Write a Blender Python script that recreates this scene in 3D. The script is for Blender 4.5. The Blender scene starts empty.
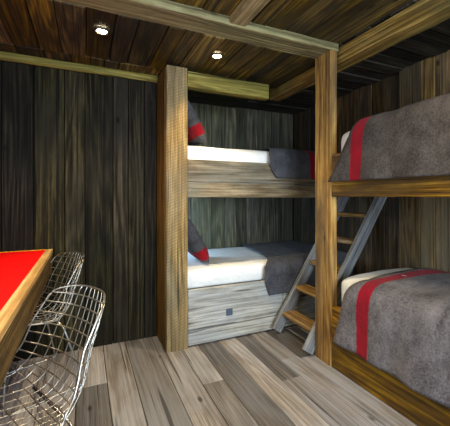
import bpy, bmesh, math, random
from mathutils import Vector, Matrix, noise
random.seed(7)
R = math.radians
scn = bpy.context.scene
COL = scn.collection

# ------------------------------------------------------------------ camera, world, lights, exposure
CAM_Z = 1.15
cd = bpy.data.cameras.new('camera'); cam = bpy.data.objects.new('camera', cd); COL.objects.link(cam)
cam.location = (0, 0, CAM_Z); cam.rotation_euler = (R(90), 0, -math.atan2(.4067, .9135))
cd.sensor_width = 36; cd.lens = 36*314/450; cd.shift_y = -16/450; cd.clip_start = .02
scn.camera = cam
w = bpy.data.worlds.new('world'); scn.world = w; w.use_nodes = True
w.node_tree.nodes['Background'].inputs[0].default_value = (.55, .72, 1, 1)
w.node_tree.nodes['Background'].inputs[1].default_value = .12
scn.view_settings.view_transform = 'Standard'; scn.view_settings.look = 'None'
scn.view_settings.gamma = 1; scn.view_settings.use_curve_mapping = False
scn.view_settings.exposure = 0.05

def area(name, loc, rot, sx, sy, power, color):
    l = bpy.data.lights.new(name, 'AREA'); l.shape = 'RECTANGLE'; l.size = sx; l.size_y = sy
    l.energy = power; l.color = color
    o = bpy.data.objects.new(name, l); COL.objects.link(o); o.location = loc; o.rotation_euler = rot
    return o
# daylight entering by the window in the wall behind the camera
area('window_daylight', (.75, -1.52, 1.35), (R(90), 0, R(180)), 1.5, 1.1, 135, (.72, .86, 1.0)).rotation_euler = (R(84), 0, 0)
# and by the window in the left wall, beyond the table
area('side_window_daylight', (-1.31, .45, 1.4), (R(84), 0, R(-90)), 1.3, 0.9, 28, (.70, .85, 1.0))
area('bunk_blue_fill', (.525, 3.03, .93), (0, R(-78), 0), .25, .29, 7, (.45, .72, 1.0))  # unseen light added to tint the lower bunk's sheet blue
SPOT_POWER = 58; SPOT_COLOR = (1.0, .80, .48)

# ------------------------------------------------------------------ helpers
def obj(name, bm, m, parent=None, smooth=False, loc=None):
    bmesh.ops.recalc_face_normals(bm, faces=bm.faces)
    me = bpy.data.meshes.new(name); bm.to_mesh(me); bm.free()
    if m: me.materials.append(m)
    if smooth:
        for p in me.polygons: p.use_smooth = True
    o = bpy.data.objects.new(name, me); COL.objects.link(o)
    if parent: o.parent = parent
    if loc: o.location = loc
    return o
def tag(o, label, cat, group=None):
    o['label'] = label; o['category'] = cat
    if group: o['group'] = group
    return o
def thing(name, label, cat, loc=(0, 0, 0), rotz=0, group=None):
    o = bpy.data.objects.new(name, None); COL.objects.link(o); o.empty_display_size = .1
    o.location = loc; o.rotation_euler = (0, 0, rotz)
    return tag(o, label, cat, group)
def struct(name, bm, m, parent=None, **k):
    o = obj(name, bm, m, parent, **k)
    if not parent: o['kind'] = 'structure'
    return o
def dup(root, loc, rotz, label):
    r = root.copy(); COL.objects.link(r); r.location = loc; r.rotation_euler = (0, 0, rotz); r['label'] = label
    for ch in list(root.children):
        c = ch.copy(); COL.objects.link(c); c.parent = r
        for g in list(ch.children):
            d = g.copy(); COL.objects.link(d); d.parent = c
    return r
def box(bm, x0, x1, y0, y1, z0, z1, bev=.003, seg=1):
    r = bmesh.ops.create_cube(bm, size=1)
    vs = r['verts']
    for v in vs:
        v.co = Vector(((x0+x1)/2+v.co.x*(x1-x0), (y0+y1)/2+v.co.y*(y1-y0), (z0+z1)/2+v.co.z*(z1-z0)))
    if bev > 0:
        es = list({e for v in vs for e in v.link_edges})
        bmesh.ops.bevel(bm, geom=es, offset=bev, segments=seg, profile=.5, affect='EDGES')
def B(*a, **k):
    bm = bmesh.new(); box(bm, *a, **k); return bm
def timber(bm, x0, x1, y0, y1, z0, z1, n=24, amp=.004, ch=.008, seed=0):
    """rough sawn timber: chamfered section swept along the longest axis with wavering edges"""
    d = [x1-x0, y1-y0, z1-z0]; ax = d.index(max(d)); o = [i for i in range(3) if i != ax]
    lo = (x0, y0, z0); hi = (x1, y1, z1)
    a0, a1, b0, b1 = lo[o[0]], hi[o[0]], lo[o[1]], hi[o[1]]
    sec = [(a0+ch, b0), (a1-ch, b0), (a1, b0+ch), (a1, b1-ch), (a1-ch, b1), (a0+ch, b1), (a0, b1-ch), (a0, b0+ch)]
    rings = []
    for i in range(n+1):
        t = lo[ax]+(hi[ax]-lo[ax])*i/n; ring = []
        for k, (a, b) in enumerate(sec):
            c = [0, 0, 0]; c[ax] = t
            na = noise.noise(Vector((t*5, k//2*7.3+seed, 1.1)))*amp; nb = noise.noise(Vector((t*5, k//2*7.3+seed, 9.7)))*amp
            ka = noise.noise(Vector((t*11, k*3.1+seed, 4.2)))*amp*.6
            c[o[0]] = min(max(a+na+ka, a0), a1); c[o[1]] = min(max(b+nb+ka, b0), b1)
            ring.append(bm.verts.new(c))
        rings.append(ring)
    for i in range(n):
        for k in range(8):
            bm.faces.new((rings[i][k], rings[i][(k+1) % 8], rings[i+1][(k+1) % 8], rings[i+1][k]))
    bm.faces.new(rings[0]); bm.faces.new(rings[-1])
def T(*a, **k):
    bm = bmesh.new(); timber(bm, *a, **k); return bm
def planks(bm, ax, a0, a1, wmin, wmax, rest, gap=.004, jit=.004, thick_axis=None, bev=.003, back=0):
    """row of boards side by side along axis ax; rest = the other two ranges {axis:(lo,hi)}"""
    p = a0
    while p < a1-.01:
        q = min(p+random.uniform(wmin, wmax), a1)
        if a1-q < wmin*.5: q = a1
        r = {ax: (p+gap/2, q-gap/2)}; r.update(rest)
        if thick_axis is not None:
            lo, hi = r[thick_axis]; j = random.uniform(0, jit)
            r[thick_axis] = (lo+j, hi) if back == 0 else (lo, hi-j)
        box(bm, *r[0], *r[1], *r[2], bev=bev)
        p = q
def tube(bm, pts, r, sides=6, closed=False):
    pts = [Vector(p) for p in pts]; n = len(pts); rings = []; up = None
    for i in range(n):
        if closed: t = pts[(i+1) % n]-pts[i-1]
        else: t = pts[min(i+1, n-1)]-pts[max(i-1, 0)]
        t.normalize()
        if up is None: up = t.orthogonal()
        up = (up-t*up.dot(t)).normalized(); s = t.cross(up)
        rings.append([bm.verts.new(pts[i]+(up*math.cos(2*math.pi*k/sides)+s*math.sin(2*math.pi*k/sides))*r) for k in range(sides)])
    for i in range(n if closed else n-1):
        a = rings[i]; b = rings[(i+1) % n]
        for k in range(sides): bm.faces.new((a[k], a[(k+1) % sides], b[(k+1) % sides], b[k]))
    if not closed: bm.faces.new(rings[0]); bm.faces.new(rings[-1])
def lathe(bm, prof, n=32, c=(0, 0)):
    rings = []
    for r, z in prof:
        rings.append([bm.verts.new((c[0]+r*math.cos(2*math.pi*k/n), c[1]+r*math.sin(2*math.pi*k/n), z)) for k in range(n)])
    for i in range(len(rings)-1):
        for k in range(n): bm.faces.new((rings[i][k], rings[i][(k+1) % n], rings[i+1][(k+1) % n], rings[i+1][k]))
    return rings
def crom(P, n):
    P = [Vector(p) for p in P]; out = []
    Q = [P[0]*2-P[1]]+P+[P[-1]*2-P[-2]]
    m = len(P)-1
    for j in range(n+1):
        u = j/n*m; i = min(int(u), m-1); t = u-i
        a, b, c, d = Q[i:i+4]
        out.append(.5*((2*b)+(c-a)*t+(2*a-5*b+4*c-d)*t*t+(3*b-a-3*c+d)*t**3))
    return out

# ------------------------------------------------------------------ materials
class NT:
    def __init__(s, name):
        s.m = bpy.data.materials.new(name); s.m.use_nodes = True; s.t = s.m.node_tree
        s.p = s.t.nodes['Principled BSDF']
    def n(s, kind, **k):
        x = s.t.nodes.new(kind)
        for a, v in k.items(): setattr(x, a, v)
        return x
    def l(s, a, b): s.t.links.new(a, b)
    def math(s, op, a, b=None, clamp=False):
        x = s.n('ShaderNodeMath', operation=op, use_clamp=clamp)
        for i, v in enumerate((a, b)):
            if v is None: continue
            if isinstance(v, (int, float)): x.inputs[i].default_value = v
            else: s.l(v, x.inputs[i])
        return x.outputs[0]
    def noise(s, vec, scale=(1, 1, 1), detail=6, rough=.6, dist=0):
        mp = s.n('ShaderNodeMapping'); mp.inputs['Scale'].default_value = scale; s.l(vec, mp.inputs['Vector'])
        x = s.n('ShaderNodeTexNoise'); x.inputs['Scale'].default_value = 1; x.inputs['Detail'].default_value = detail
        x.inputs['Roughness'].default_value = rough; x.inputs['Distortion'].default_value = dist
        s.l(mp.outputs[0], x.inputs['Vector']); return x.outputs['Fac']
    def ramp(s, fac, stops):
        x = s.n('ShaderNodeValToRGB'); e = x.color_ramp.elements
        while len(e) > 1: e.remove(e[-1])
        e[0].position = stops[0][0]; e[0].color = (*stops[0][1], 1)
        for p, c in stops[1:]:
            q = e.new(p); q.color = (*c, 1)
        s.l(fac, x.inputs[0]); return x.outputs[0]
    def mix(s, fac, a, b, bt='MIX'):
        x = s.n('ShaderNodeMix', data_type='RGBA', blend_type=bt)
        for i, v in ((0, fac), (6, a), (7, b)):
            if isinstance(v, (int, float)): x.inputs[i].default_value = v
            elif isinstance(v, tuple): x.inputs[i].default_value = (*v, 1)
            else: s.l(v, x.inputs[i])
        return x.outputs[2]
    def rng(s, v, a, b, c, d):
        x = s.n('ShaderNodeMapRange'); s.l(v, x.inputs[0])
        for i, k in enumerate((a, b, c, d)): x.inputs[i+1].default_value = k
        return x.outputs[0]

def wood(name, axis, dark, mid, light, alt=None, var=(.65, 1.3), contrast=1.0, rough=.6, bump=.35, knots=True, spec=.35, saw=0, hue=.0, altw=(.45, .65), blotch=.2):
    """weathered timber, grain along axis: fibres, cathedral rings, knots, stains; every board its own tone"""
    s = NT(name)
    tc = s.n('ShaderNodeTexCoord'); geo = s.n('ShaderNodeNewGeometry'); rnd = geo.outputs['Random Per Island']
    oi = s.n('ShaderNodeObjectInfo')
    rr = s.math('FRACT', s.math('ADD', rnd, oi.outputs['Random']))
    off = s.n('ShaderNodeCombineXYZ')
    for i, k in enumerate((37.1, 53.7, 71.3)): s.l(s.math('MULTIPLY', rr, k), off.inputs[i])
    ad = s.n('ShaderNodeVectorMath', operation='ADD'); s.l(tc.outputs['Object'], ad.inputs[0]); s.l(off.outputs[0], ad.inputs[1])
    v = ad.outputs[0]
    def sc(al, cr): return tuple(al if i == axis else cr for i in range(3))
    f_big = s.noise(v, sc(.42, 5.5), 2, .45, .15)
    ring = s.math('ADD', s.math('MULTIPLY', s.math('SINE', s.math('MULTIPLY', f_big, 75)), .5), .5)
    f_mid = s.noise(v, sc(.9, 74), 8, .74, .05)
    f_fine = s.noise(v, sc(7, 260), 4, .7, 0)
    f_stain = s.noise(v, sc(1.3, 3.2), 5, .62, .4)
    g = s.math('ADD', s.math('MULTIPLY', ring, .07), s.math('MULTIPLY', f_mid, .55))
    g = s.math('ADD', g, s.math('MULTIPLY', f_fine, .20))
    g = s.math('ADD', g, s.math('MULTIPLY', s.math('SUBTRACT', s.noise(v, sc(2.6, 7), 6, .7, .5), .5), blotch))
    g = s.math('ADD', s.math('MULTIPLY', s.math('SUBTRACT', g, .41), 3.6*contrast), .5, True)
    c = s.ramp(g, [(.08, dark), (.5, mid), (.92, light)])
    if alt: c = s.mix(s.rng(f_stain, altw[0], altw[1], 0, 1), c, s.mix(g, tuple(x*.45 for x in alt), alt))
    hs = s.n('ShaderNodeHueSaturation'); s.l(s.rng(rr, 0, 1, *var), hs.inputs['Value'])
    r2 = s.math('FRACT', s.math('MULTIPLY', rr, 17.3))
    s.l(s.rng(r2, 0, 1, .5-hue, .5+hue), hs.inputs['Hue']); s.l(s.rng(r2, 0, 1, .95, 1.4), hs.inputs['Saturation'])
    s.l(c, hs.inputs['Color']); c = hs.outputs[0]
    h = g
    if knots:
        mp = s.n('ShaderNodeMapping'); mp.inputs['Scale'].default_value = sc(2.2, 4.6); s.l(v, mp.inputs['Vector'])
        wob = s.n('ShaderNodeTexVoronoi'); wob.inputs['Scale'].default_value = 1.15; s.l(mp.outputs[0], wob.inputs['Vector'])
        k = s.rng(s.math('ADD', wob.outputs['Distance'], s.math('MULTIPLY', s.math('SUBTRACT', f_mid, .5), .12)), .035, .085, 1, 0)
        c = s.mix(s.math('MULTIPLY', k, .85), c, tuple(x*.35 for x in dark))
        h = s.math('SUBTRACT', h, s.math('MULTIPLY', k, .4))
    # drying cracks
    crack = s.rng(s.noise(v, sc(1.1, 46), 2, .5, .3), .64, .70, 0, 1)
    c = s.mix(s.math('MULTIPLY', crack, .75), c, tuple(x*.25 for x in dark))
    h = s.math('SUBTRACT', h, s.math('MULTIPLY', crack, .7))
    if saw:
        wv = s.n('ShaderNodeTexWave', wave_type='BANDS', bands_direction='Z'); wv.inputs['Scale'].default_value = 15
        wv.inputs['Distortion'].default_value = 1.2; wv.inputs['Detail'].default_value = 2
        mp = s.n('ShaderNodeMapping'); mp.inputs['Rotation'].default_value = (0, R(22), R(10)); s.l(v, mp.inputs['Vector']); s.l(mp.outputs[0], wv.inputs['Vector'])
        c = s.mix(s.math('MULTIPLY', wv.outputs['Fac'], saw), c, tuple(x*.8 for x in dark))
        h = s.math('SUBTRACT', h, s.math('MULTIPLY', wv.outputs['Fac'], .4))
    s.l(c, s.p.inputs['Base Color'])
    s.l(s.rng(g, 0, 1, rough+.15, rough-.12), s.p.inputs['Roughness'])
    s.p.inputs['Specular IOR Level'].default_value = spec
    b = s.n('ShaderNodeBump'); b.inputs['Strength'].default_value = bump; b.inputs['Distance'].default_value = .01
    s.l(h, b.inputs['Height']); s.l(b.outputs[0], s.p.inputs['Normal'])
    return s.m

def plain(name, color, rough=.5, metal=0, emit=None, estr=0, nz=0, spec=.5):
    s = NT(name); s.p.inputs['Roughness'].default_value = rough; s.p.inputs['Metallic'].default_value = metal
    s.p.inputs['Specular IOR Level'].default_value = spec
    tc = s.n('ShaderNodeTexCoord'); f = s.noise(tc.outputs['Object'], (30, 30, 30), 4, .6)
    c = s.mix(f, tuple(x*(1-nz) for x in color), tuple(min(1, x*(1+nz)) for x in color))
    s.l(c, s.p.inputs['Base Color'])
    if emit: s.p.inputs['Emission Color'].default_value = (*emit, 1); s.p.inputs['Emission Strength'].default_value = estr
    return s.m

def wool(name, base, light, red, stripes, axis='u'):
    """felted wool; stripes = [(lo, hi)] along the UV u coordinate in metres"""
    s = NT(name); tc = s.n('ShaderNodeTexCoord'); uv = tc.outputs['UV']; ob = tc.outputs['Object']
    sp = s.n('ShaderNodeSeparateXYZ'); s.l(uv, sp.inputs[0]); u = sp.outputs[0]
    f = s.noise(ob, (95, 95, 95), 6, .8); f2 = s.noise(ob, (9, 9, 9), 4, .6); f3 = s.noise(uv, (16, 5, 1), 5, .7)
    g = s.math('ADD', s.math('MULTIPLY', f, .55), s.math('ADD', s.math('MULTIPLY', f2, .3), s.math('MULTIPLY', f3, .25)))
    g = s.math('ADD', s.math('MULTIPLY', s.math('SUBTRACT', g, .55), 4.2), .45, True)
    c = s.mix(g, base, light)
    for lo, hi in stripes:
        wv = s.math('ADD', u, s.math('MULTIPLY', s.math('SUBTRACT', f2, .5), .012))
        k = s.math('MULTIPLY', s.rng(wv, lo-.003, lo+.003, 0, 1), s.rng(wv, hi-.003, hi+.003, 1, 0))
        c = s.mix(k, c, s.mix(g, tuple(x*.55 for x in red), red))
    s.l(c, s.p.inputs['Base Color']); s.p.inputs['Roughness'].default_value = .95; s.p.inputs['Specular IOR Level'].default_value = .1
    s.p.inputs['Sheen Weight'].default_value = .06; s.p.inputs['Sheen Roughness'].default_value = .6
    b = s.n('ShaderNodeBump'); b.inputs['Strength'].default_value = .5; b.inputs['Distance'].default_value = .006
    s.l(g, b.inputs['Height']); s.l(b.outputs[0], s.p.inputs['Normal']); return s.m

def linen(name, color):
    s = NT(name); tc = s.n('ShaderNodeTexCoord'); ob = tc.outputs['Object']
    f = s.noise(ob, (7, 7, 9), 4, .55, .6); f2 = s.noise(ob, (300, 300, 300), 2, .5)
    s.p.inputs['Base Color'].default_value = (*color, 1); s.p.inputs['Roughness'].default_value = .85; s.p.inputs['Specular IOR Level'].default_value = .2
    b = s.n('ShaderNodeBump'); b.inputs['Strength'].default_value = .5; b.inputs['Distance'].default_value = .03
    s.l(s.math('ADD', f, s.math('MULTIPLY', f2, .02)), b.inputs['Height']); s.l(b.outputs[0], s.p.inputs['Normal']); return s.m

M = {}
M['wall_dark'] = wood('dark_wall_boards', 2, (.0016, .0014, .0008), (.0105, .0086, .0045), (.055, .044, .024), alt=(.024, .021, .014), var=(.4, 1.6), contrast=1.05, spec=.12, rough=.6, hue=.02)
M['wall_alcove'] = wood('grey_green_boards', 2, (.012, .011, .006), (.082, .074, .045), (.25, .23, .15), alt=(.13, .128, .09), var=(.55, 1.35), hue=.02)
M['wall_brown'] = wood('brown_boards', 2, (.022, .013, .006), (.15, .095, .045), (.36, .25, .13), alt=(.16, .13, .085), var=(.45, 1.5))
M['wall_bay'] = wood('shaded_brown_boards', 2, (.008, .005, .003), (.05, .031, .016), (.15, .10, .05), alt=(.045, .034, .02), var=(.5, 1.4))  # brown boards darkened: the ladder bay's shade is put into their colour
M['beam_pale'] = wood('pale_beam_timber', 1, (.05, .035, .014), (.25, .19, .085), (.52, .42, .22), var=(.95, 1.05))
M['floor'] = wood('floor_boards', 1, (.042, .036, .032), (.150, .132, .121), (.36, .335, .32), alt=(.29, .285, .295), var=(.5, 1.75), rough=.5, bump=.3, contrast=.75, blotch=.06, spec=.5, hue=.012)
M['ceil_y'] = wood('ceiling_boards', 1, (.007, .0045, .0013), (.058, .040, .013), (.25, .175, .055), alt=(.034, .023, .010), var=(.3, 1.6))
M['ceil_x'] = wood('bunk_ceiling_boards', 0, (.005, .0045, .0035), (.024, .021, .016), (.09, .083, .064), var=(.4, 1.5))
M['beam_x'] = wood('beam_timber_x', 0, (.03, .022, .008), (.18, .148, .060), (.44, .39, .18), alt=(.20, .18, .07), var=(.85, 1.1))
M['beam_y'] = wood('beam_timber_y', 1, (.035, .022, .009), (.19, .125, .052), (.42, .31, .15), alt=(.16, .13, .06), var=(.8, 1.1))
M['post_pale'] = wood('sawn_post_timber', 2, (.055, .034, .014), (.27, .185, .088), (.54, .40, .22), alt=(.27, .23, .15), var=(.95, 1.05), saw=.24)
M['post_warm'] = wood('warm_post_timber', 2, (.06, .026, .005), (.36, .185, .045), (.66, .42, .13), alt=(.20, .12, .05), var=(.95, 1.1))
M['board_side'] = wood('brown_side_board', 2, (.02, .012, .006), (.12, .072, .034), (.26, .17, .09), var=(.9, 1.1))
M['rail_x'] = wood('weathered_rail_x', 0, (.035, .024, .013), (.17, .13, .08), (.40, .33, .23), alt=(.25, .24, .19), var=(.75, 1.25))
M['drawer'] = wood('silvery_drawer_boards', 0, (.10, .09, .07), (.36, .34, .29), (.62, .61, .57), alt=(.44, .46, .46), var=(.85, 1.15), contrast=1.05, blotch=.2)
M['rail_y'] = wood('warm_rail_y', 1, (.022, .010, .003), (.20, .108, .036), (.54, .35, .14), alt=(.14, .085, .04), var=(.75, 1.25), contrast=1.15)
M['slat'] = wood('bunk_slats', 0, (.02, .012, .006), (.10, .065, .032), (.22, .15, .08))
M['stringer'] = wood('grey_ladder_wood', 0, (.06, .058, .055), (.18, .18, .178), (.36, .365, .37), alt=(.21, .22, .235), var=(.95, 1.05))
M['tread'] = wood('brown_tread_wood', 1, (.05, .03, .014), (.23, .15, .08), (.46, .34, .21), var=(.85, 1.15))
M['table_edge'] = wood('oak_table_edge', 1, (.28, .14, .04), (.58, .33, .11), (.80, .54, .24), var=(.95, 1.05), knots=False)
M['table_side'] = wood('dark_table_apron', 1, (.016, .009, .004), (.095, .056, .021), (.26, .17, .07), var=(.9, 1.1))
M['red'] = plain('red_leather', (.90, .002, .002), .55, nz=.03, spec=.2)
M['chrome'] = plain('nickel_wire', (.52, .48, .42), .36, 1, nz=.05)
M['chrome_dark'] = plain('steel_rod', (.45, .45, .45), .3, 1, nz=.05)
M['linen'] = linen('white_linen', (.82, .82, .80))
M['label'] = plain('white_cloth_label', (.8, .8, .78), .8)
M['leather'] = plain('blue_grey_leather', (.06, .09, .13), .5, nz=.3)
M['lamp'] = plain('lit_lamp', (1, .95, .85), .5, emit=(1, .84, .55), estr=60)
M['ring'] = plain('dark_bronze_ring', (.10, .08, .05), .4, .8)
M['frame'] = plain('window_paint', (.25, .2, .14), .6, nz=.1)
M['dark'] = wood('shaded_alcove_boards', 0, (.006, .005, .004), (.02, .016, .011), (.05, .04, .028))  # alcove ceiling: shade behind the header painted into the board colour
GREY = (.050, .042, .044); GREYL = (.24, .215, .222); RED = (.37, .003, .018)
DG = (.030, .030, .036); DGL = (.11, .11, .125)

# ------------------------------------------------------------------ dimensions
CE = 2.19          # ceiling near the viewpoint
CB = 2.14          # ceiling beyond the long cross beam
YW = 2.60          # dark board wall
YA = 3.30          # back of the sleeping alcove
XR = 2.42          # right wall in the ladder bay
XB = 2.37          # boarding behind the right bunk
XL = -1.35; YF = -1.6

# ------------------------------------------------------------------ the setting
bm = bmesh.new(); planks(bm, 0, XL, XR, .125, .215, {1: (YF, YA), 2: (-.04, 0)}, gap=.003, jit=.0, bev=.002)
bm2 = bmesh.new()   # boards are laid in shorter lengths
x = XL
while x < XR-.01:
    x2 = min(x+random.uniform(.12, .21), XR)
    if XR-x2 < .08: x2 = XR
    y = YF-random.uniform(0, .6)
    while y < YA:
        y2 = y+random.uniform(1.3, 2.4)
        box(bm2, x+.002, x2-.002, max(y, YF)+.001, min(y2, YA)-.001, -.04, 0, bev=.002); y = y2
    x = x2
box(bm2, XL-.05, XR+.05, YF-.05, YA+.05, -.06, -.042, bev=0)
bm.free(); struct('floor', bm2, M['floor'])
bm = bmesh.new(); planks(bm, 0, XL, 1.60, .10, .19, {1: (YF, 1.80), 2: (CE, CE+.04)}, gap=.005, jit=.012, thick_axis=2)
planks(bm, 0, XL, 1.60, .09, .17, {1: (1.805, 2.44), 2: (CB, CB+.03)}, gap=.005, jit=.010, thick_axis=2)
planks(bm, 0, XL, .56, .09, .17, {1: (2.44, YW+.05), 2: (CB, CB+.03)}, gap=.005, jit=.010, thick_axis=2)
box(bm, XL-.05, XR+.05, YF-.05, YA+.05, CE+.042, CE+.06, bev=0); struct('ceiling', bm, M['ceil_y'])
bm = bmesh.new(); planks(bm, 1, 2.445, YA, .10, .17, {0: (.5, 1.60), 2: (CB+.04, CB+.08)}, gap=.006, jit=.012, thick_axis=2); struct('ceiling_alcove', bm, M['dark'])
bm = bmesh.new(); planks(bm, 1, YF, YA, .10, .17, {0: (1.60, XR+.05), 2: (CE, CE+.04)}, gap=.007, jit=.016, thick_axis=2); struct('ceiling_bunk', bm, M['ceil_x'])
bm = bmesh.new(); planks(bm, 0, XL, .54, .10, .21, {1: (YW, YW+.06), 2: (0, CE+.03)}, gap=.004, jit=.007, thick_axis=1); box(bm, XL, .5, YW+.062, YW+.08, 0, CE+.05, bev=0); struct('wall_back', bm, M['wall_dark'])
bm = bmesh.new(); planks(bm, 0, .50, XR, .12, .20, {1: (YA, YA+.05), 2: (0, CE+.03)}, gap=.004, jit=.006, thick_axis=1); box(bm, .45, XR+.05, YA+.052, YA+.07, 0, CE+.05, bev=0); struct('wall_alcove', bm, M['wall_alcove'])
bm = bmesh.new()   # end of the alcove with an opening for the added, unseen window by the lower bunk
for a0, a1, z0, z1 in ((YW+.06, 2.86, 0, CE+.03), (3.20, YA, 0, CE+.03), (2.86, 3.20, 0, .78), (2.86, 3.20, 1.08, CE+.03)):
    planks(bm, 1, a0, a1, .12, .20, {0: (.50, .545), 2: (z0, z1)}, jit=.006, thick_axis=0, back=1)
    box(bm, .48, .498, a0, a1, z0, z1, bev=0)
struct('wall_alcove_end', bm, M['wall_brown'])
bm = bmesh.new()
for a in ((2.86, 2.885, .78, 1.08), (3.175, 3.20, .78, 1.08), (2.885, 3.175, .78, .805), (2.885, 3.175, 1.055, 1.08)):
    box(bm, .505, .54, a[0], a[1], a[2], a[3], bev=.002)
struct('window_3_added', bm, M['frame'])  # unseen frame, added to house the blue bunk light
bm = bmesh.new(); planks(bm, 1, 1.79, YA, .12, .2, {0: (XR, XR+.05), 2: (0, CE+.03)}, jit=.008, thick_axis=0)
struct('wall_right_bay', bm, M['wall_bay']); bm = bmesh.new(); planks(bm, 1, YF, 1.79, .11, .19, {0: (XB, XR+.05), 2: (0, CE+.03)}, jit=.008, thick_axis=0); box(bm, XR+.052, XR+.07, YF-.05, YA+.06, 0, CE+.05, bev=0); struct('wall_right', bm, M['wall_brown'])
bm = bmesh.new()
LY0, LY1, LZ0, LZ1 = -.25, 1.15, .92, 1.88
for a0, a1, z0, z1 in ((YF, LY0, 0, CE+.03), (LY1, YW, 0, CE+.03), (LY0, LY1, 0, LZ0), (LY0, LY1, LZ1, CE+.03)):
    planks(bm, 1, a0, a1, .12, .2, {0: (XL-.05, XL), 2: (z0, z1)}, jit=.006, thick_axis=0, back=1)
    box(bm, XL-.07, XL-.052, a0, a1, z0, z1, bev=0)
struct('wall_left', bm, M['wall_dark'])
bm = bmesh.new()
for a in ((LY0, LY0+.05, LZ0, LZ1), (LY1-.05, LY1, LZ0, LZ1), (LY0+.05, LY1-.05, LZ0, LZ0+.05), (LY0+.05, LY1-.05, LZ1-.05, LZ1)):
    box(bm, XL-.045, XL-.012, a[0], a[1], a[2], a[3], bev=.003)
struct('window_2', bm, M['frame'])
bm = bmesh.new()   # wall behind the camera, boarded round a window
WX0, WX1, WZ0, WZ1 = -.05, 1.55, .75, 1.95
planks(bm, 0, XL, WX0, .12, .2, {1: (YF-.05, YF), 2: (0, CE+.03)}); planks(bm, 0, WX1, XR, .12, .2, {1: (YF-.05, YF), 2: (0, CE+.03)})
planks(bm, 0, WX0, WX1, .12, .2, {1: (YF-.05, YF), 2: (0, WZ0)}); planks(bm, 0, WX0, WX1, .12, .2, {1: (YF-.05, YF), 2: (WZ1, CE)})
struct('wall_front', bm, M['wall_dark'])
bm = bmesh.new()
for a in ((WX0, WX0+.05, WZ0, WZ1), (WX1-.05, WX1, WZ0, WZ1), (WX0+.05, WX1-.05, WZ0, WZ0+.05), (WX0+.05, WX1-.05, WZ1-.05, WZ1)):
    box(bm, a[0], a[1], YF-.045, YF-.005, a[2], a[3], bev=.003)
struct('window_1', bm, M['frame'])
struct('trim_1', T(XL, .538, YW-.04, YW-.001, 2.085, 2.145, n=30, amp=.006, ch=.012, seed=3), M['beam_x'])

# ------------------------------------------------------------------ ceiling beams
tag(obj('ceiling_beam', T(XL, 1.585, 1.646, 1.812, 2.148, CE+.012, n=60, amp=.006, ch=.006, seed=5), M['beam_x']),
    'long weathered ceiling beam running across the room to the top of the free-standing post', 'beam', 'ceiling beams')
tag(obj('ceiling_beam', T(1.604, 1.73, YF+.01, 2.56, 2.075, CE-.001, n=60, amp=.006, ch=.008, seed=8), M['beam_y']),
    'brown ceiling beam running front to back above the edge of the right-hand bunk', 'beam', 'ceiling beams')
tag(obj('ceiling_beam', T(.76, .87, YF+.01, 1.642, 2.155, CE+.012, n=40, amp=.005, ch=.008, seed=11), M['beam_pale']),
    'short pale ceiling beam that meets the long cross beam, at top of the view', 'beam', 'ceiling beams')

# ------------------------------------------------------------------ downlights
def downlight():
    t = thing('downlight', '', 'light', (0, 0, CE), 0, 'recessed downlights')
    bm = bmesh.new(); lathe(bm, [(.030, .004), (.030, -.004), (.034, -.007), (.044, -.006), (.047, -.001), (.047, .004)]); obj('trim_ring', bm, M['ring'], t, True)
    bm = bmesh.new(); r = lathe(bm, [(.0295, -.001), (.02, -.0045), (.008, -.006)], 24); bm.faces.new(r[-1]); obj('bulb', bm, M['lamp'], t, True)
    return t
def spot(x, y, deg=112, k=1.0, z=CE):
    l = bpy.data.lights.new('downlight_lamp', 'SPOT'); l.energy = SPOT_POWER*k; l.color = SPOT_COLOR
    l.spot_size = R(deg); l.spot_blend = 1.0; l.shadow_soft_size = .03
    o = bpy.data.objects.new('downlight_lamp', l); COL.objects.link(o); o.location = (x, y, z-.015)
d0 = downlight(); d0.location = (.091, 2.01, CB); d0['label'] = 'lit downlight above the dark board wall, left of the two in view'; spot(.091, 2.01, z=CB)
dup(d0, (.845, 2.037, CB), 0, 'lit downlight in front of the back bunks, above the pale corner post'); spot(.845, 2.037, z=CB)
dup(d0, (.096, .55, CE), 0, 'lit downlight in the ceiling behind the viewpoint, by the table'); spot(.096, .55, 166, 1.1)
dup(d0, (.96, .55, CE), 0, 'lit downlight in the ceiling behind the viewpoint, by the right-hand bunk'); spot(.96, .55, 166, .75)
dup(d0, (-.70, 1.45, CE), 0, 'lit downlight directly over the red-topped table'); spot(-.70, 1.45, 130, .7)

# ------------------------------------------------------------------ back bunk (along X)
YR = 2.30
bunk = thing('bunk_bed', 'built-in weathered wood bunk bed along the back, with drawers underneath', 'bunk bed', (.55, YR, 0))
def part(name, bm, m, parent=bunk, **k):
    o = obj(name, bm, m, parent, **k); o.matrix_parent_inverse = Matrix.Translation(-Vector(parent.location)); return o
part('post', T(.549, .711, 2.288, 2.342, 0, 2.125, n=40, amp=.004, ch=.005, seed=21), M['post_pale'])
part('side_board', T(.543, .577, 2.343, 2.655, 0, 2.125, n=30, amp=.002, ch=.004, seed=22), M['board_side'])
part('header', T(.712, 1.43, 2.292, 2.36, 1.985, 2.11, n=24, amp=.005, ch=.006, seed=23), M['beam_x'])
bm = bmesh.new(); timber(bm, .712, 2.41, 2.302, 2.345, 1.145, 1.262, n=40, amp=.004, ch=.005, seed=24)
part('upper_rail', bm, M['rail_x'])
part('upper_rail', T(.712, 2.41, 2.305, 2.345, 1.266, 1.44, n=40, amp=.004, ch=.005, seed=25), M['rail_x'])
bm = bmesh.new(); planks(bm, 1, 2.35, 3.29, .13, .18, {0: (.58, 2.41), 2: (1.15, 1.18)}); part('upper_deck', bm, M['slat'])
bm = bmesh.new(); planks(bm, 1, 2.35, 3.29, .13, .18, {0: (.58, 2.41), 2: (.385, .415)}); part('lower_deck', bm, M['slat'])
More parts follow.
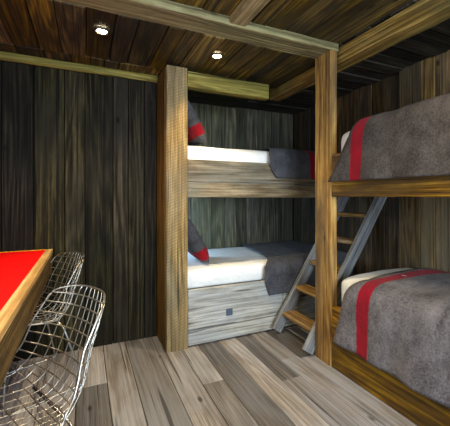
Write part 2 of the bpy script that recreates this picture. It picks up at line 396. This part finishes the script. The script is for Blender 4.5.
def drawer(x0, x1):
    bm = bmesh.new(); box(bm, x0, x1, 2.30, 2.335, .125, .435, bev=.004); box(bm, x0, x1, 2.30, 2.335, .012, .122, bev=.004)
    d = part('drawer', bm, M['drawer']); return d
d1 = drawer(.716, 1.578)
h = part('handle', B(1.033, 1.088, 2.288, 2.2985, .197, .252, bev=.004), M['leather'])
h.parent = d1
h.matrix_parent_inverse = Matrix.Identity(4); h['label'] = 'small square blue-grey leather pull'
d2 = drawer(1.584, 2.40)

# ------------------------------------------------------------------ right bunk (along Y)
bunkr = thing('bunk_bed', 'built-in warm brown wood bunk bed on the right, reaching towards the viewer', 'bunk bed', (1.52, 1.646, 0))
pr = lambda n, b, m, **k: part(n, b, m, bunkr, **k)
pr('post', T(1.518, 1.574, 1.648, 1.811, 0, 2.147, n=40, amp=.004, ch=.005, seed=31), M['post_warm'])
pr('upper_rail', T(1.522, 1.565, -.40, 1.646, 1.15, 1.30, n=40, amp=.004, ch=.005, seed=32), M['rail_y'])
pr('upper_rail', T(1.524, 1.565, -.40, 1.646, 1.303, 1.44, n=40, amp=.004, ch=.005, seed=33), M['rail_y'])
pr('base_board', T(1.522, 1.56, -.40, 1.646, .002, .205, n=40, amp=.004, ch=.005, seed=34), M['rail_y'])
pr('base_board', T(1.524, 1.56, -.40, 1.646, .208, .415, n=40, amp=.004, ch=.005, seed=35), M['rail_y'])
bm = bmesh.new(); planks(bm, 1, -.4, 1.646, .13, .18, {0: (1.567, 2.368), 2: (1.155, 1.185)}); pr('upper_deck', bm, M['slat'])
bm = bmesh.new(); planks(bm, 1, -.4, 1.646, .13, .18, {0: (1.562, 2.368), 2: (.37, .40)}); pr('lower_deck', bm, M['slat'])
pr('end_board', B(1.562, 2.366, 1.60, 1.640, .002, .368, bev=.004), M['slat'])

# ------------------------------------------------------------------ bedding
def mapA(l, w, z): return (l, YR+w, z)
def mapB(l, w, z): return (1.522+w, l, z)
def mattress(name, f, l0, l1, w0, w1, z0, z1, crown=.02, seed=0, rad=.06):
    bm = bmesh.new(); n = 44; rings = []
    def prof(s):
        a = (w1-w0)/2*s; b = (z1-z0)/2*s
        pts = []
        for k in range(40):
            t = 2*math.pi*k/40; c, si = math.cos(t), math.sin(t)
            e = .28
            pts.append(((w0+w1)/2+a*math.copysign(abs(c)**e, c), (z0+z1)/2+b*math.copysign(abs(si)**e, si), max(0, si)))
        return pts
    for i in range(n+1):
        t = i/n; l = l0+(l1-l0)*(.5-.5*math.cos(math.pi*t))
        e = min(l-l0, l1-l); q = min(1, e/.05); s = 1-.10*(1-math.sqrt(max(0, 1-(1-q)**2)))
        ring = []
        for (ww, z, up) in prof(s):
            k = noise.noise(Vector((l*5+seed, ww*5, z*8)))*.008+noise.noise(Vector((l*13+seed, ww*13, z*13)))*.003
            cr = crown*up*math.sin(math.pi*min(1, max(0, (ww-w0)/(w1-w0))))
            z2 = z+cr+k*up
            ww2 = ww+(k if ww < (w0+w1)/2 else 0)*.6
            ring.append(bm.verts.new(f(l, ww2, max(z2, z0))))
        rings.append(ring)
    for i in range(n):
        for k in range(40): bm.faces.new((rings[i][k], rings[i][(k+1) % 40], rings[i+1][(k+1) % 40], rings[i+1][k]))
    bm.faces.new(rings[0]); bm.faces.new(rings[-1])
    return obj(name, bm, M['linen'], None, True)
def blanket(f, edge, l1, prof, mat, seed=0, amp=.006, thick=.010, hang_wave=.006):
    """prof: control points (w, z) from the back over the top to the hem; edge(t) = where the blanket begins along the bed"""
    P = crom([(0, a, b) for a, b in prof], 60); nl = 60
    bm = bmesh.new(); uvl = bm.loops.layers.uv.new('UVMap'); G = []; U = {}
    acc = 0
    for j, p in enumerate(P):
        if j: acc += (P[j]-P[j-1]).length
        t = j/60; row = []
        tn = (P[min(j+1, 60)]-P[max(j-1, 0)]).normalized(); nn = Vector((0, -tn.z, tn.y))
        if nn.z < 0 and abs(nn.z) > abs(nn.y): nn = -nn
        if abs(nn.y) >= abs(nn.z) and nn.y > 0: nn = -nn
        for i in range(nl+1):
            l = edge(t)+(l1-edge(t))*i/nl
            k = (noise.noise(Vector((l*4+seed, acc*3, 2)))+.6*noise.noise(Vector((l*11+seed, acc*4, 5))))*amp+amp*.9
            k += hang_wave*max(0, (t-.72)/.28)*(.8+math.sin(l*17+seed+math.sin(l*5)*2))
            v = bm.verts.new(f(l, p.y+nn.y*k, p.z+nn.z*k)); row.append(v); U[v] = (l, acc)
        G.append(row)
    for j in range(60):
        for i in range(nl):
            fc = bm.faces.new((G[j][i], G[j][i+1], G[j+1][i+1], G[j+1][i]))
            for lp in fc.loops: lp[uvl].uv = U[lp.vert]
    o = obj('blanket', bm, mat, None, True)
    sm = o.modifiers.new('thick', 'SOLIDIFY'); sm.thickness = thick; sm.offset = 0
    return o
def lerp(pts):
    def g(t):
        for (a, x), (b, y) in zip(pts, pts[1:]):
            if t <= b: return x+(y-x)*(t-a)/(b-a)
        return pts[-1][1]
    return g
# mattresses
tag(mattress('mattress', mapA, .585, 2.36, .045, .97, .416, .585, .0, 1), 'mattress in a bright white sheet on the lower back bunk, above the drawer', 'mattress', 'white mattresses')
tag(mattress('mattress', mapA, .585, 2.36, .050, .97, 1.181, 1.565, .02, 5), 'mattress in a white sheet on the upper back bunk, under the header beam', 'mattress', 'white mattresses')
tag(mattress('mattress', mapB, -.36, 1.64, .053, .84, .401, .60, .02, 9), 'mattress in a white sheet on the lower right bunk, its white end near the post', 'mattress', 'white mattresses')
tag(mattress('mattress', mapB, -.36, 1.641, .053, .84, 1.186, 1.605, .03, 13), 'mattress on the upper right bunk, only a white corner showing beside the post', 'mattress', 'white mattresses')
# blankets
MA = wool('charcoal_wool', DG, DGL, RED, [(1.86, 1.94)])
MA2 = wool('dark_grey_wool', DG, DGL, RED, [])
MB = wool('grey_wool', GREY, GREYL, RED, [(1.315, 1.405)])
MB2 = wool('brown_grey_wool', (.022, .017, .015), (.125, .105, .092), RED, [(1.36, 1.45)])
b1 = blanket(mapA, lerp([(0, 1.66), (.62, 1.39), (.78, 1.38), (1, 1.425)]), 2.38,
    [(.95, .59), (.6, .60), (.25, .60), (.09, .592), (.02, .565), (-.010, .50), (-.012, .40), (-.013, .315)], MA2, 2, hang_wave=.004)
tag(b1, 'dark charcoal wool blanket across the foot of the lower back bunk', 'blanket', 'wool blankets')
b2 = blanket(mapA, lerp([(0, 1.6), (.62, 1.44), (.78, 1.43), (1, 1.50)]), 2.38,
    [(.95, 1.57), (.6, 1.595), (.25, 1.592), (.10, 1.578), (.02, 1.54), (-.010, 1.47), (-.013, 1.38), (-.014, 1.315)], MA, 6, hang_wave=.004)
tag(b2, 'charcoal wool blanket with a red stripe on the upper back bunk', 'blanket', 'wool blankets')
b3 = blanket(mapB, lerp([(0, 1.47), (.3, 1.45), (.45, 1.43), (.714, 1.51), (1, 1.58)]), -.36,
    [(.835, .60), (.6, .632), (.3, .632), (.12, .626), (.03, .60), (-.012, .53), (-.016, .35), (-.018, .205)], MB, 11, amp=.011, hang_wave=.012)
tag(b3, 'grey wool blanket with a red stripe and small white tag on the lower right bunk', 'blanket', 'wool blankets')
bm = bmesh.new(); box(bm, 1.85, 1.885, 1.345, 1.375, .6475, .6505, bev=.001)
ct = obj('cloth_tag', bm, M['label'], b3); ct['label'] = 'small white cloth tag'
b4 = blanket(mapB, lerp([(0, 1.50), (.43, 1.47), (.57, 1.455), (.714, 1.475), (.86, 1.56), (1, 1.625)]), -.36,
    [(.835, 1.61), (.6, 1.64), (.3, 1.64), (.12, 1.638), (.03, 1.612), (-.012, 1.53), (-.016, 1.36), (-.018, 1.25)], MB2, 17, amp=.011, hang_wave=.012)
tag(b4, 'brownish grey wool blanket with a red stripe on the upper right bunk', 'blanket', 'wool blankets')
# cushions
def cushion(loc, lean, yaw, label, mat, size=.45, th=.14):
    bm = bmesh.new(); n = 22; uvl = bm.loops.layers.uv.new('UVMap')
    G = {}
    def pt(i, j, sgn):
        u = -1+2*i/n; v = -1+2*j/n
        pin = 1-.07*(1-abs(v)**2)*abs(u)**3
        pin2 = 1-.07*(1-abs(u)**2)*abs(v)**3
        h = ((1-u**4)*(1-v**4))**.55*th/2
        return Vector((u*size/2*pin, v*size/2*pin2, sgn*h))
    for sgn in (1, -1):
        for i in range(n+1):
            for j in range(n+1):
                edge = i in (0, n) or j in (0, n)
                key = (i, j, 0 if edge else sgn)
                if key not in G: G[key] = bm.verts.new(pt(i, j, sgn))
    def V(i, j, sgn):
        return G[(i, j, 0 if (i in (0, n) or j in (0, n)) else sgn)]
    for sgn in (1, -1):
        for i in range(n):
            for j in range(n):
                fc = bm.faces.new((V(i, j, sgn), V(i+1, j, sgn), V(i+1, j+1, sgn), V(i, j+1, sgn)))
                for lp in fc.loops: lp[uvl].uv = (lp.vert.co.y, lp.vert.co.x)
    o = obj('cushion', bm, mat, None, True)
    # leans back against the end of the bunk: local y runs up the slope, local z is the face
    m = Matrix(((0, -math.sin(lean), math.cos(lean)), (1, 0, 0), (0, math.cos(lean), math.sin(lean)))).to_4x4()
    o.matrix_world = Matrix.Translation(loc) @ Matrix.Rotation(yaw, 4, 'Z') @ m
    return tag(o, label, 'cushion', 'cushions on the back bunks')
MC = wool('cushion_wool', (.03, .029, .032), (.12, .115, .12), (.34, .006, .014), [(-.155, -.06)])
MC2 = wool('cushion_wool_low_band', (.03, .029, .032), (.12, .115, .12), (.36, .006, .014), [(-.19, -.10)])
cushion((.835, 2.64, .80), R(30), R(-4), 'dark grey cushion with a red band leaning at the head of the lower back bunk', MC2)
cushion((.81, 2.64, 1.795), R(30), R(-4), 'dark grey cushion with a red band on the upper back bunk beside the pale post', MC)

# ------------------------------------------------------------------ ladder
lad = thing('bunk_ladder', 'sloping grey wooden ladder between the back bunk and the right-hand post', 'ladder', (1.46, 2.03, 0))
ang = math.atan2(1, .67); Ls = 1.34/math.sin(ang)
for y0 in (1.818, 2.222):
    bm = bmesh.new(); timber(bm, 0, Ls, -.019, .019, -.045, .045, n=30, amp=.003, ch=.004, seed=y0*9)
    # plumb cut at the floor
    o = obj('stringer', bm, M['stringer'], lad); o.location = (0.01, y0+.019-2.03, .028); o.rotation_euler = (0, -ang, 0)
for k, z in enumerate((.18, .385, .595, .80, 1.01)):
    xc = .67*z
    obj('tread', T(xc-.062, xc+.062, 1.858-2.03, 2.231-2.03, z-.032, z, n=16, amp=.003, ch=.004, seed=k*5+40), M['tread'], lad)

# ------------------------------------------------------------------ table
tbl = thing('table', 'heavy wooden table with a bright red top against the dark board wall', 'table', (-.66, 1.5, 0))
pt = lambda n, b, m, **k: part(n, b, m, tbl, **k)
TX0, TX1, TY0, TY1, TZ = -1.10, -.215, .45, 2.585, .775
bm = bmesh.new(); box(bm, TX1-.042, TX1, TY0, TY1, TZ-.03, TZ, bev=.003); box(bm, TX0, TX0+.042, TY0, TY1, TZ-.03, TZ, bev=.003)
box(bm, TX0+.043, TX1-.043, TY0, TY0+.042, TZ-.03, TZ, bev=.003); box(bm, TX0+.043, TX1-.043, TY1-.012, TY1, TZ-.03, TZ, bev=.003)
pt('edge_frame', bm, M['table_edge'])
e = pt('red_top', B(TX0+.043, TX1-.043, TY0+.043, TY1-.013, TZ-.03, TZ-.003, bev=.001), M['red']); e['label'] = 'bright red inset table top'
bm = bmesh.new(); timber(bm, TX1-.035, TX1-.002, TY0+.002, TY1-.002, TZ-.165, TZ-.031, n=30, amp=.003, ch=.004, seed=51); pt('apron', bm, M['table_side'])
pt('apron', T(TX0+.002, TX0+.035, TY0+.002, TY1-.002, TZ-.165, TZ-.031, n=30, amp=.003, ch=.004, seed=52), M['table_side'])
pt('apron', B(TX0+.036, TX1-.036, TY0+.002, TY0+.035, TZ-.165, TZ-.031), M['table_side'])
for x0 in (TX0+.05, TX1-.36):
    for y0 in (TY0+.05, TY1-.09):
        pt('leg', T(x0, x0+.085, y0, y0+.085, 0, TZ-.032, n=16, amp=.003, ch=.005, seed=x0*7+y0), M['table_side'])

# ------------------------------------------------------------------ wire chairs
def wire_chair():
    t = thing('wire_chair', '', 'chair', (0, 0, 0), 0, 'wire chairs at the table')
    # side profile (y forward, z up) from the seat front to the top of the back
    C = crom([(0, .225, .425), (0, .19, .440), (0, .08, .418), (0, -.05, .392), (0, -.135, .395), (0, -.195, .455), (0, -.235, .56), (0, -.27, .665), (0, -.30, .768)], 64)
    def hw(v): return lerp([(0, .19), (.12, .235), (.35, .265), (.55, .262), (.75, .225), (.93, .203), (.98, .192), (1, .172)])(v)
    def S(u, v):
        f = v*64; i = min(int(f), 63); p = C[i].lerp(C[i+1], f-i)
        up = lerp([(0, .012), (.3, .05), (.5, .08), (.7, .04), (1, .008)])(v)*abs(u)**2.4     # sides of the seat sweep up
        fw = lerp([(0, 0), (.4, .03), (.55, .10), (.8, .11), (1, .07)])(v)*abs(u)**2.6        # sides of the back sweep forward
        top = -.022*abs(u)**3 if v > .93 else 0
        return Vector((u*hw(v), p.y+fw, p.z+up+top*(v-.93)/.07))
    bm = bmesh.new()
    for k in range(1, 12):
        u = -1+2*k/12; tube(bm, [S(u, j/40) for j in range(41)], .0021, 5)
    for k in range(1, 19):
        v = k/19; tube(bm, [S(-1+2*j/20, v)+Vector((0, .001, .003)) for j in range(21)], .0032 if v > .6 else .0021, 5)
    obj('wire_shell', bm, M['chrome'], t, True)
    bm = bmesh.new()
    loop = [S(1, j/40) for j in range(41)]+[S(1-2*j/20, 1) for j in range(1, 20)]+[S(-1, 1-j/40) for j in range(41)]+[S(-1+2*j/20, 0) for j in range(1, 20)]
    tube(bm, loop, .0038, 7, closed=True); obj('rim', bm, M['chrome'], t, True)
    for s in (-1, 1):
        bm = bmesh.new()
        pts = [(s*.15, .15, .408), (s*.20, .16, .35), (s*.235, .185, .06), (s*.238, .17, .012), (s*.238, .12, .0065), (s*.238, -.16, .0065), (s*.238, -.20, .012), (s*.232, -.205, .06), (s*.19, -.14, .32), (s*.15, -.12, .378)]
        tube(bm, crom(pts, 50), .0062, 8); obj('leg', bm, M['chrome_dark'], t, True)
    bm = bmesh.new(); tube(bm, [(-.155, .15, .407), (.155, .15, .407)], .0055, 8); obj('crossbar', bm, M['chrome_dark'], t, True)
    bm = bmesh.new(); tube(bm, [(-.155, -.12, .378), (.155, -.12, .378)], .0055, 8); obj('crossbar', bm, M['chrome_dark'], t, True)
    return t
wc = wire_chair()
def place(o, x, y, a):   # faces (-cos a, -sin a)
    o.location = (x, y, 0); o.rotation_euler = (0, 0, R(90+a))
A1, A2 = 27, 22
place(wc, -.228, 1.285, A1); wc['label'] = 'nearest chrome wire chair, its tall open mesh back beside the table edge'
w2 = dup(wc, (0, 0, 0), 0, 'farther chrome wire chair, standing close to the dark board wall'); place(w2, -.305, 2.24, A2)
